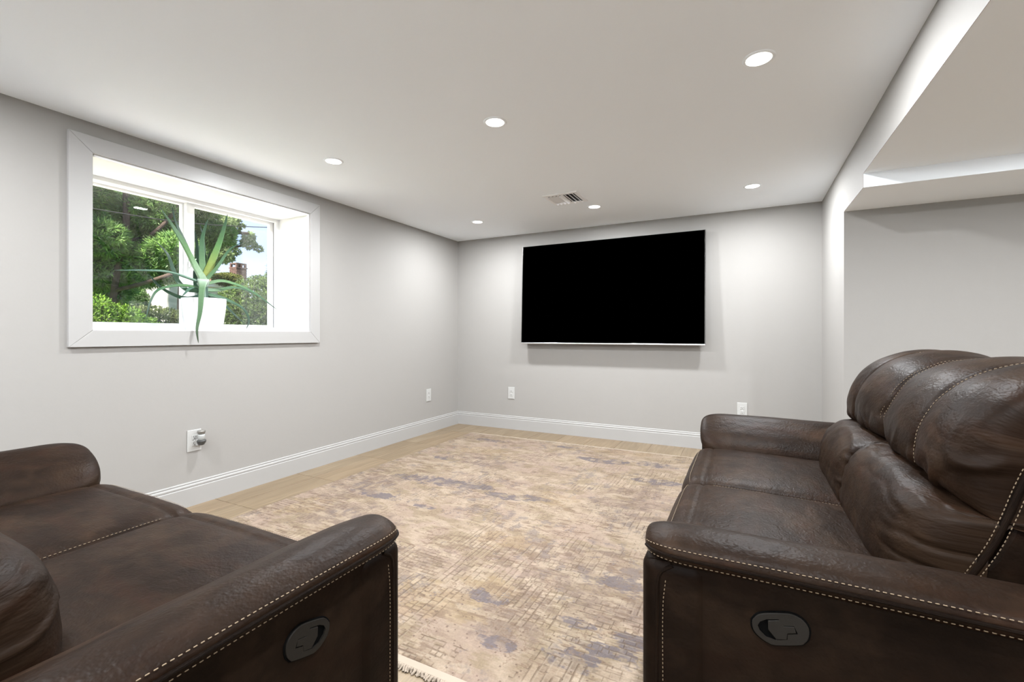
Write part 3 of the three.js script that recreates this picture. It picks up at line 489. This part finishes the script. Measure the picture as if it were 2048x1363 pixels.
// ---------------------------------------------------------------- aloe in a white pot on the sill
{
  const t = thing('potted_aloe', 'spiky green aloe in a white pot on the window sill', 'potted plant', [-0.125, WY0 + 0.002, 2.757]);
  const pr = [[0.001, 0.0], [0.092, 0.0], [0.099, 0.004], [0.108, 0.05], [0.118, 0.12], [0.1235, 0.175], [0.124, 0.203], [0.1225, 0.207], [0.118, 0.2065], [0.1165, 0.202], [0.112, 0.17], [0.001, 0.168]].map((p) => new THREE.Vector2(...p));
  part('pot', new THREE.LatheGeometry(pr, 64), M.pot, t);
  const so = new THREE.CircleGeometry(0.113, 40); so.rotateX(-Math.PI / 2); so.translate(0, 0.175, 0); part('soil', so, M.soil, t);
  const ramp = (stops) => texture(8, 128, (u, v) => { let k = stops[stops.length - 1][1]; for (let i = 0; i < stops.length - 1; i++) if (v >= stops[i][0] && v <= stops[i + 1][0]) { k = mixc(stops[i][1], stops[i + 1][1], (v - stops[i][0]) / (stops[i + 1][0] - stops[i][0])); break; } return k.map((q) => q * 0.84 * (0.93 + 0.07 * hash2(Math.floor(u * 8), Math.floor(v * 128), 3))); });
  const mats = [
    [[0, [142, 172, 140]], [0.3, [98, 140, 88]], [0.7, [58, 100, 66]], [1, [34, 66, 50]]],
    [[0, [176, 198, 172]], [0.28, [146, 180, 140]], [0.5, [92, 138, 78]], [1, [42, 78, 54]]],
    [[0, [172, 176, 92]], [0.25, [146, 164, 78]], [0.55, [88, 136, 76]], [1, [38, 72, 54]]],
    [[0, [86, 126, 92]], [0.4, [50, 92, 62]], [1, [30, 60, 46]]],
    [[0, [150, 178, 160]], [0.5, [96, 134, 112]], [1, [60, 92, 78]]],
    [[0, [196, 210, 198]], [0.22, [188, 206, 190]], [0.34, [92, 130, 86]], [0.7, [56, 98, 50]], [1, [52, 66, 44]]],
  ].map((st) => std({ map: ramp(st), roughness: 0.5 }));
  const P0 = t.position;
  const leaf = (pts, w, mi, th = 0.42, knob = 0) => { // tapering, channelled leaf along a curve; pts in world metres
    const c = new THREE.CatmullRomCurve3(pts.map((p) => V(p[0] - P0.x, p[1] - P0.y, p[2] - P0.z))), N = 36, R = 12;
    const up0 = V(0.6, 0.6, 0.3);
    const g = gridGeo(R, N, (u, v) => {
      const p = c.getPointAt(v), d = c.getTangentAt(v); let side = V().crossVectors(d, up0); if (side.length() < 0.05) side = V(0, 0, 1); side.normalize(); const up = V().crossVectors(side, d).normalize();
      const ww = w * (0.62 + 0.5 * sstep(0, 0.12, v)) * Math.pow(1 - v, 0.62) * (v < 0.97 ? 1 : 1) * (1 - knob * sstep(0.16, 0.36, v)) + 0.0007, a = u * Math.PI * 2, cx = Math.cos(a) * ww / 2, s = Math.sin(a), sy = s < 0 ? s * ww * th : (s * 0.30 - 0.22 * Math.sin(a) ** 2) * ww * th;
      return [p.x + side.x * cx + up.x * sy, p.y + side.y * cx + up.y * sy, p.z + side.z * cx + up.z * sy];
    }, (u, v) => [u, v]);
    part(numbered('leaf'), g, mats[mi], t);
  };
  const L = [
    [[[-.11, 1.345, 2.765], [-.1, 1.388, 2.774], [-.07, 1.468, 2.835], [-.02, 1.58, 2.925], [0, 1.682, 3.003], [.03, 1.762, 3.079]], .052, 1],
    [[[-.14, 1.345, 2.76], [-.16, 1.419, 2.762], [-.18, 1.519, 2.797], [-.2, 1.643, 2.837], [-.22, 1.758, 2.876], [-.23, 1.854, 2.891]], .030, 3],
    [[[-.12, 1.35, 2.762], [-.12, 1.391, 2.754], [-.13, 1.522, 2.704], [-.15, 1.653, 2.647], [-.18, 1.782, 2.593], [-.2, 1.874, 2.56]], .050, 2],
    [[[-.13, 1.34, 2.755], [-.14, 1.399, 2.749], [-.16, 1.541, 2.75], [-.18, 1.676, 2.736], [-.22, 1.819, 2.679]], .042, 0],
    [[[-.14, 1.34, 2.755], [-.16, 1.41, 2.75], [-.2, 1.544, 2.75], [-.23, 1.656, 2.746], [-.26, 1.732, 2.742]], .040, 3],
    [[[-.15, 1.34, 2.745], [-.17, 1.412, 2.735], [-.22, 1.569, 2.701], [-.25, 1.691, 2.694], [-.27, 1.779, 2.702]], .026, 3],
    [[[-.14, 1.34, 2.745], [-.15, 1.408, 2.734], [-.2, 1.519, 2.69], [-.22, 1.609, 2.666]], .020, 3],
    [[[-.12, 1.345, 2.762], [-.11, 1.384, 2.756], [-.06, 1.481, 2.71], [-.03, 1.61, 2.64], [0, 1.659, 2.575]], .026, 0],
    [[[-.12, 1.345, 2.765], [-.1, 1.365, 2.783], [-.04, 1.392, 2.909], [.02, 1.405, 3.046], [.05, 1.394, 3.164], [.08, 1.373, 3.315]], .026, 4],
    [[[-.12, 1.325, 2.765], [-.1, 1.333, 2.783], [-.05, 1.341, 2.903], [-.02, 1.323, 3.011], [0, 1.287, 3.085], [0, 1.219, 3.117], [0, 1.13, 3.136]], .026, 0],
    [[[-.13, 1.30, 2.75], [-.14, 1.294, 2.761], [-.2, 1.273, 2.819], [-.22, 1.299, 2.902], [-.23, 1.344, 2.966], [-.22, 1.41, 3.026]], .034, 3],
    [[[-.12, 1.32, 2.765], [-.12, 1.324, 2.775], [-.14, 1.325, 2.851], [-.16, 1.378, 2.895], [-.18, 1.459, 2.913], [-.2, 1.544, 2.934], [-.2, 1.605, 2.991]], .032, 3],
    [[[-.12, 1.36, 2.765], [-.1, 1.396, 2.67], [-.08, 1.383, 2.583], [-.05, 1.337, 2.479], [0, 1.214, 2.32]], .026, 0],
    [[[-.12, 1.32, 2.765], [-.11, 1.325, 2.755], [-.15, 1.344, 2.641], [-.2, 1.372, 2.508], [-.24, 1.35, 2.372], [-.26, 1.289, 2.297]], .032, 0],
    [[[-.12, 1.305, 2.765], [-.1, 1.289, 2.677], [-.08, 1.26, 2.606], [-.07, 1.213, 2.526], [-.06, 1.138, 2.497], [-.05, 1.072, 2.525]], .028, 3],
    [[[-.14, 1.30, 2.75], [-.15, 1.302, 2.743], [-.22, 1.275, 2.6], [-.26, 1.188, 2.478], [-.28, 1.115, 2.384]], .036, 3],
    [[[-.12, 1.335, 2.765], [-.085, 1.382, 2.785], [-.035, 1.378, 2.812], [0, 1.298, 2.841], [.03, 1.172, 2.867], [.05, 1.065, 2.895], [.055, .986, 2.889]], .066, 5, 0.8, 0.42],
    [[[-.14, 1.29, 2.755], [-.15, 1.295, 2.752], [-.2, 1.346, 2.756], [-.24, 1.415, 2.75], [-.26, 1.466, 2.748]], .045, 3],
    [[[-.12, 1.33, 2.765], [-.06, 1.335, 2.86], [.0, 1.27, 2.95], [-.02, 1.33, 2.99]].slice(0, 3), .030, 4],
  ];
  for (const [p, w, m, th, kb] of L) leaf(p, w, m, th, kb);
  const stem = tube([V(0, 0.165, 0), V(0.002, 0.22, 0.003), V(0.004, 0.285, 0.007)], 0.026, 12, 14); part('stem', stem, mats[4], t);
}

// ---------------------------------------------------------------- outdoors
const GY = 0.72;
{
  const grass = texture(256, 256, (u, v) => { const k = fbm(u * 24, v * 24, 4, 7, 24, 24); return mixc([70, 92, 46], [112, 132, 70], k); }, true, [0.5, 0.5]);
  const g = struct('ground', box(-70, -WT - 0.001, GY - 0.3, GY, -60, 40), std({ map: grass, roughness: 1 }));
}
struct('walkway', box(-1.9, -WT - 0.001, GY - 0.1, GY + 0.03, -6, 12), std({ color: lin(0.72, 0.70, 0.67), roughness: 0.95, bumpMap: wallBump, bumpScale: 0.003 }));
const bladeGeo = (n, L, w, spread) => { // small sprig of flat pointed leaves
  const P = [], I = [], N = [];
  for (let k = 0; k < n; k++) {
    const a = k / n * Math.PI * 2 * 1.618, tilt = spread * (0.35 + 0.65 * hash2(k, n, 3)), d = V(Math.sin(tilt) * Math.cos(a), Math.cos(tilt), Math.sin(tilt) * Math.sin(a)), s = V().crossVectors(d, V(Math.cos(a * 2.3), 0.3, Math.sin(a * 1.7))).normalize(), nn = V().crossVectors(s, d).normalize();
    const l = L * (0.7 + 0.5 * hash2(k, n, 5)), b = P.length / 3; const o = d.clone().multiplyScalar(L * 0.15 * hash2(k, 2, 2));
    for (const q of [o.clone(), o.clone().addScaledVector(d, l * 0.45).addScaledVector(s, w / 2), o.clone().addScaledVector(d, l), o.clone().addScaledVector(d, l * 0.45).addScaledVector(s, -w / 2)]) { P.push(q.x, q.y, q.z); N.push(nn.x * 0.6 + d.x * 0.4, nn.y * 0.6 + d.y * 0.4 + 0.15, nn.z * 0.6 + d.z * 0.4); }
    I.push(b, b + 1, b + 2, b, b + 2, b + 3);
  }
  const g = new THREE.BufferGeometry(); g.setAttribute('position', new THREE.Float32BufferAttribute(P, 3)); g.setAttribute('normal', new THREE.Float32BufferAttribute(N, 3)); g.setIndex(I); return g;
};
const bark = std({ color: lin(0.06, 0.042, 0.035), roughness: 0.95, bumpMap: wallBump, bumpScale: 0.02 });
function foliage(parent, blobs, count, geo, cols, sc, inner = 0.55) { // blobs: [x,y,z,rx,ry,rz]
  const mat = new THREE.MeshPhysicalMaterial({ color: 0xffffff, roughness: 0.95, transmission: 0.3, thickness: 0, specularIntensity: 0.4, side: THREE.DoubleSide });
  const im = new THREE.InstancedMesh(geo, mat, count), m = new THREE.Matrix4(), q = new THREE.Quaternion(), c = new THREE.Color();
  const wts = blobs.map((b) => b[3] * b[4] + b[4] * b[5] + b[3] * b[5]), tot = wts.reduce((a, b) => a + b, 0); let k = 0;
  for (let n = 0; n < count; n++) {
    let r = rnd() * tot, bi = 0; while ((r -= wts[bi]) > 0 && bi < blobs.length - 1) bi++;
    const b = blobs[bi]; let d; do { d = V(rr(-1, 1), rr(-1, 1), rr(-1, 1)); } while (d.length() > 1 || d.length() < 0.1); d.normalize();
    const rad = lerp(inner, 1.04, Math.sqrt(rnd())) + 0.10 * (vnoise(d.x * 5 + b[0], d.y * 5 + d.z * 4, 7) - 0.5);
    const p = V(b[0] + d.x * b[3] * rad, b[1] + d.y * b[4] * rad, b[2] + d.z * b[5] * rad);
    if (p.y < GY + 0.02) p.y = GY + 0.02 + rnd() * 0.1;
    q.setFromUnitVectors(V(0, 1, 0), d.clone().add(V(rr(-.7, .7), rr(-.5, .8), rr(-.7, .7))).normalize()); q.multiply(new THREE.Quaternion().setFromAxisAngle(V(0, 1, 0), rnd() * 6.28));
    const s = sc * rr(0.65, 1.3); m.compose(p, q, V(s, s, s)); im.setMatrixAt(n, m);
    const t = rnd(), a = cols[0], e = cols[1]; c.setRGB(lerp(a[0], e[0], t), lerp(a[1], e[1], t), lerp(a[2], e[2], t)); im.setColorAt(n, c);
  }
  im.name = 'foliage'; im.userData.kind = 'stuff'; im.castShadow = im.receiveShadow = true; parent.add(im); return im;
}
const sprig = bladeGeo(9, 0.13, 0.022, 1.1), broad = bladeGeo(7, 0.06, 0.026, 1.2), needles = bladeGeo(10, 0.16, 0.018, 0.9);
{ // big evergreen in the left pane
  const t = thing('evergreen_tree', 'large green evergreen filling the left window pane with a forked reddish trunk', 'tree', [0, 0, 0]);
  part('trunk', [tube([V(-8.1, GY - 0.1, 0.15), V(-8.0, 1.6, 0.08), V(-8.0, 2.4, -0.02), V(-7.95, 3.1, -0.12), V(-8.0, 4.0, -0.15), V(-8.1, 5.6, -0.2)], 0.058, 40, 10), tube([V(-7.98, 2.55, -0.05), V(-7.7, 3.0, -0.4), V(-7.6, 3.5, -0.75), V(-7.6, 4.2, -1.0)], 0.038, 24, 8), tube([V(-8.0, 1.9, 0.05), V(-7.6, 2.05, -0.25), V(-7.3, 2.3, -0.7)], 0.04, 24, 8), tube([V(-8.0, 2.9, -0.1), V(-8.2, 3.2, -1.0), V(-8.3, 3.5, -2.0), V(-8.2, 3.6, -2.8)], 0.035, 24, 8)], bark, t);
  const bl = []; for (let i = 0; i < 74; i++) { const y = rr(1.75, 5.4), z = rr(-1.75, 2.6), x = -8.3 + rr(-1.1, 0.75), r = rr(0.34, 0.62); if (z < -0.3 && y < 2.45) continue; if (x > -8.35 && Math.abs(z + 0.05) < 0.36 && y > 1.7 && y < 3.5) continue; bl.push([x, y, z, r, r * 0.72, r]); }
  for (let i = 0; i < 12; i++) { const z = rr(-1.95, -1.3), y = rr(3.1, 4.6), r = rr(0.22, 0.40); bl.push([-8.3 + rr(-0.5, 0.5), y, z, r, r * 0.55, r]); }
  foliage(t, bl, 52000, sprig, [[0.066, 0.155, 0.045], [0.221, 0.385, 0.103]], 0.9, 0.45);
  tagT(t, [-8.0, GY, 0.1]);
}
function tagT(t) { return t; }
{ const t = thing('broadleaf_tree', 'paler leafy tree in the right pane with sky showing through its twigs', 'tree');
  part('trunk', [tube([V(-14, GY - 0.1, -4.2), V(-14.1, 2.6, -4.3), V(-14.2, 4.6, -4.6)], 0.12, 20, 8), tube([V(-14.1, 3.0, -4.3), V(-13.8, 4.0, -5.2), V(-13.8, 4.4, -6.3)], 0.045, 16, 6), tube([V(-14.1, 2.8, -4.3), V(-13.9, 3.5, -5.0), V(-13.9, 3.7, -5.6)], 0.04, 16, 6)], bark, t);
  const bl = []; for (let i = 0; i < 46; i++) { const z = rr(-6.55, -3.2), f = sstep(-6.5, -4.7, z), r = rr(0.18, 0.46) * (0.55 + 0.6 * f); bl.push([-14 + rr(-0.9, 0.9), rr(lerp(4.25, 3.4, f), lerp(4.55, 6.0, f)), z, r, r * 0.6, r]); }
  foliage(t, bl, 8000, broad, [[0.104, 0.162, 0.072], [0.208, 0.293, 0.13]], 1.7, 0.2); }
{ const t = thing('background_tree', 'dark green tree standing farther back behind the big evergreen', 'tree');
  part('trunk', tube([V(-19, GY - 0.1, -4.5), V(-19, 3.5, -4.6)], 0.14, 10, 8), bark, t);
  const bl = []; for (let i = 0; i < 40; i++) { const r = rr(0.5, 0.9); const z = rr(-6.2, -1.5); bl.push([-19 + rr(-1, 1), rr(z < -4.4 ? 4.3 : 2.6, 6.6), z, r, r * 0.8, r]); }
  foliage(t, bl, 11000, sprig, [[0.058, 0.133, 0.044], [0.163, 0.295, 0.09]], 1.9, 0.3); }
{ const t = thing('round_shrub', 'bright lime green rounded shrub close outside the lower left of the window', 'shrub');
  part('stem', tube([V(-3.1, GY - 0.05, 2.4), V(-3.1, 1.0, 2.4)], 0.04, 8, 8), bark, t);
  foliage(t, [[-3.15, 0.82, 2.5, 0.75, 0.62, 0.92], [-3.1, 0.85, 2.05, 0.55, 0.48, 0.5], [-3.2, 0.9, 3.1, 0.7, 0.6, 0.7]], 17000, broad, [[0.041, 0.113, 0.008], [0.122, 0.227, 0.024]], 0.62, 0.72); }
{ const t = thing('far_bush', 'dark green bush low beyond the trunk of the big evergreen', 'bush');
  part('stem', tube([V(-23, GY - 0.05, -6.6), V(-23, 1.6, -6.6)], 0.06, 8, 8), bark, t);
  foliage(t, [[-23, 1.9, -6.3, 0.9, 1.5, 0.9], [-23.2, 1.9, -7.3, 0.8, 1.45, 0.75], [-23, 1.9, -5.2, 0.9, 1.6, 0.9], [-23.6, 3.5, -8.3, 0.8, 0.55, 1.0]], 5000, sprig, [[0.04, 0.09, 0.03], [0.10, 0.19, 0.06]], 1.6, 0.6); }
{ const t = thing('low_hedge', 'low olive green hedge in front of the far grey-roofed house', 'hedge');
  part('stem', tube([V(-10.3, GY - 0.05, -2.6), V(-10.3, 1.2, -2.6)], 0.05, 8, 8), bark, t);
  foliage(t, [[-10.3, 1.05, -1.6, 0.6, 0.68, 1.2], [-10.3, 1.05, -3.2, 0.6, 0.66, 1.2]], 7000, broad, [[0.049, 0.077, 0.024], [0.106, 0.146, 0.049]], 1.1, 0.7); }
{ const t = thing('tall_hedge', 'tall dark green clipped hedge behind the pot in the right pane', 'hedge');
  part('stem', tube([V(-5.4, GY - 0.05, -1.8), V(-5.4, 1.6, -1.8)], 0.05, 8, 8), bark, t);
  foliage(t, [[-5.4, 1.18, -1.35, 0.75, 0.98, 1.0], [-5.5, 1.3, -2.6, 0.8, 1.15, 1.3], [-5.3, 0.98, -1.15, 0.5, 0.75, 0.60]], 20000, broad, [[0.029, 0.061, 0.016], [0.089, 0.146, 0.036]], 0.85, 0.74); }
{ const t = thing('climbing_vine', 'yellow green vine spilling over the roof edge below the brick chimney', 'vine');
  part('stem', tube([V(-19.45, GY - 0.05, -9.5), V(-19.45, 2.0, -9.5), V(-19.5, 3.7, -9.3)], 0.05, 12, 8), bark, t);
  foliage(t, [[-19.6, 3.72, -9.05, 0.3, 0.30, 0.62], [-19.5, 3.6, -9.6, 0.26, 0.42, 0.32], [-19.7, 3.85, -9.3, 0.3, 0.22, 0.4]], 3500, broad, [[0.073, 0.094, 0.021], [0.156, 0.177, 0.052]], 1.1, 0.5); }
{ const t = thing('conifer', 'dark pointed conifer at the right edge of the window view', 'tree');
  part('trunk', tube([V(-16, GY - 0.1, -9.35), V(-16, 5.2, -9.35)], 0.09, 12, 8), bark, t);
  const bl = []; for (let i = 0; i < 14; i++) { const k = i / 13, r = lerp(0.95, 0.1, k); bl.push([-16, lerp(1.4, 5.3, k), -9.35, r, 0.3, r]); }
  foliage(t, bl, 5000, needles, [[0.016, 0.042, 0.021], [0.042, 0.083, 0.042]], 1.3, 0.4); }
// houses
{
  const white = std({ color: lin(0.5, 0.5, 0.51), roughness: 0.7 }), roofB = std({ color: lin(0.14, 0.09, 0.07), roughness: 0.9 }), brick = std({ color: lin(0.075, 0.045, 0.038), roughness: 0.9 }), mortar = std({ color: lin(0.18, 0.155, 0.14), roughness: 0.95 }), darkG = std({ color: lin(0.05, 0.055, 0.07), roughness: 0.2 });
  const t = thing('house', 'white house with a brown roof and a brick chimney beyond the hedge', 'house', [-20, GY, -7.75]);
  part('wall', box(-5, 0, 0, 2.72, -1.95, 0.5), white, t); part('chimney_breast', box(-1.35, -0.45, 0, 2.75, -3.1, -1.95), brick, t);
  const roof = (sh, d, mat, name, par) => { const s = new THREE.Shape(sh.map((p) => new THREE.Vector2(...p))); const g = new THREE.ExtrudeGeometry(s, { depth: d, bevelEnabled: false }); g.translate(0, 0, -d / 2); return part(name, g, mat, par); };
  roof([[0.35, 2.62], [0.35, 2.74], [-2.5, 3.62], [-5.35, 2.74], [-5.35, 2.62], [-2.5, 3.5]], 2.8, roofB, 'roof', t).position.z = -0.75;
  part('fascia', box(0.35, 0.39, 2.6, 2.76, -2.15, 0.65), white, t);
  for (const z of [-1.3, -0.1]) { const w = part(numbered('window'), box(0.0, 0.04, 1.45, 2.15, z - 0.45, z + 0.45), white, t); part('pane', box(0.03, 0.05, 1.5, 2.1, z - 0.4, z + 0.4), darkG, w); }
  const c = part('chimney', box(-1.2, -0.62, 2.0, 3.80, -3.05, -2.5), mortar, t);
  const bg = new RoundedBoxGeometry(0.03, 0.062, 0.128, 1, 0.004), bg2 = new RoundedBoxGeometry(0.128, 0.062, 0.03, 1, 0.004), bm = [brick, std({ color: lin(0.085, 0.05, 0.042), roughness: 0.9 }), std({ color: lin(0.06, 0.037, 0.032), roughness: 0.9 })];
  for (let r = 0; r < 14; r++) for (let k = 0; k < 4; k++) { const y = 2.84 + r * 0.071, o = (r % 2) * 0.035; const b = part('brick', bg, bm[(r * 3 + k) % 3], c); b.position.set(-0.612, y, -3.05 + 0.07 + k * 0.136 + o * 0.5); b.name = numbered('brick'); const b2 = part('brick', bg2, bm[(r + k) % 3], c); b2.name = numbered('brick'); b2.position.set(-1.2 + 0.07 + k * 0.145 + o * 0.5, y, -2.492); }
  part('cap', [box(-1.23, -0.59, 3.80, 3.86, -3.08, -2.47), box(-1.2, -0.62, 4.02, 4.08, -3.05, -2.5), ...[[-1.2, -3.05], [-0.72, -3.05], [-1.2, -2.6], [-0.72, -2.6], [-0.72, -2.82]].map(([x, z]) => box(x, x + 0.1, 3.85, 4.03, z, z + 0.1))], brick, c);
  const t2 = thing('house', 'small white house with a blue-grey roof seen low between the shrubs', 'house', [-27, GY, -12.1]);
  part('wall', box(-4, 0, 0, 2.1, -3.2, 2.75), white, t2);
  roof([[0.3, 2.02], [0.3, 2.1], [-2, 2.5], [-4.3, 2.1], [-4.3, 2.02], [-2, 2.42]], 6.3, std({ color: lin(0.16, 0.185, 0.22), roughness: 0.8 }), 'roof', t2);
  part('garage_door', box(0.0, 0.05, 0.1, 1.95, -0.6, 1.75), darkG, t2);
  part('chimney', box(-2.2, -1.8, 2.2, 3.0, 1.2, 1.7), brick, t2);
}
tag(part('power_line', tube([V(-6, 2.90, 3.6), V(-6, 2.99, 1.12), V(-6, 3.05, -0.1), V(-6, 3.31, -1.8), V(-6, 3.75, -4)], 0.009, 60, 6), std({ color: lin(0.015, 0.017, 0.02), roughness: 0.7 }), scene), 'thin dark power cable crossing the window view in front of the trees', 'cable');
scene.updateMatrixWorld(true);
renderer.render(scene, camera);
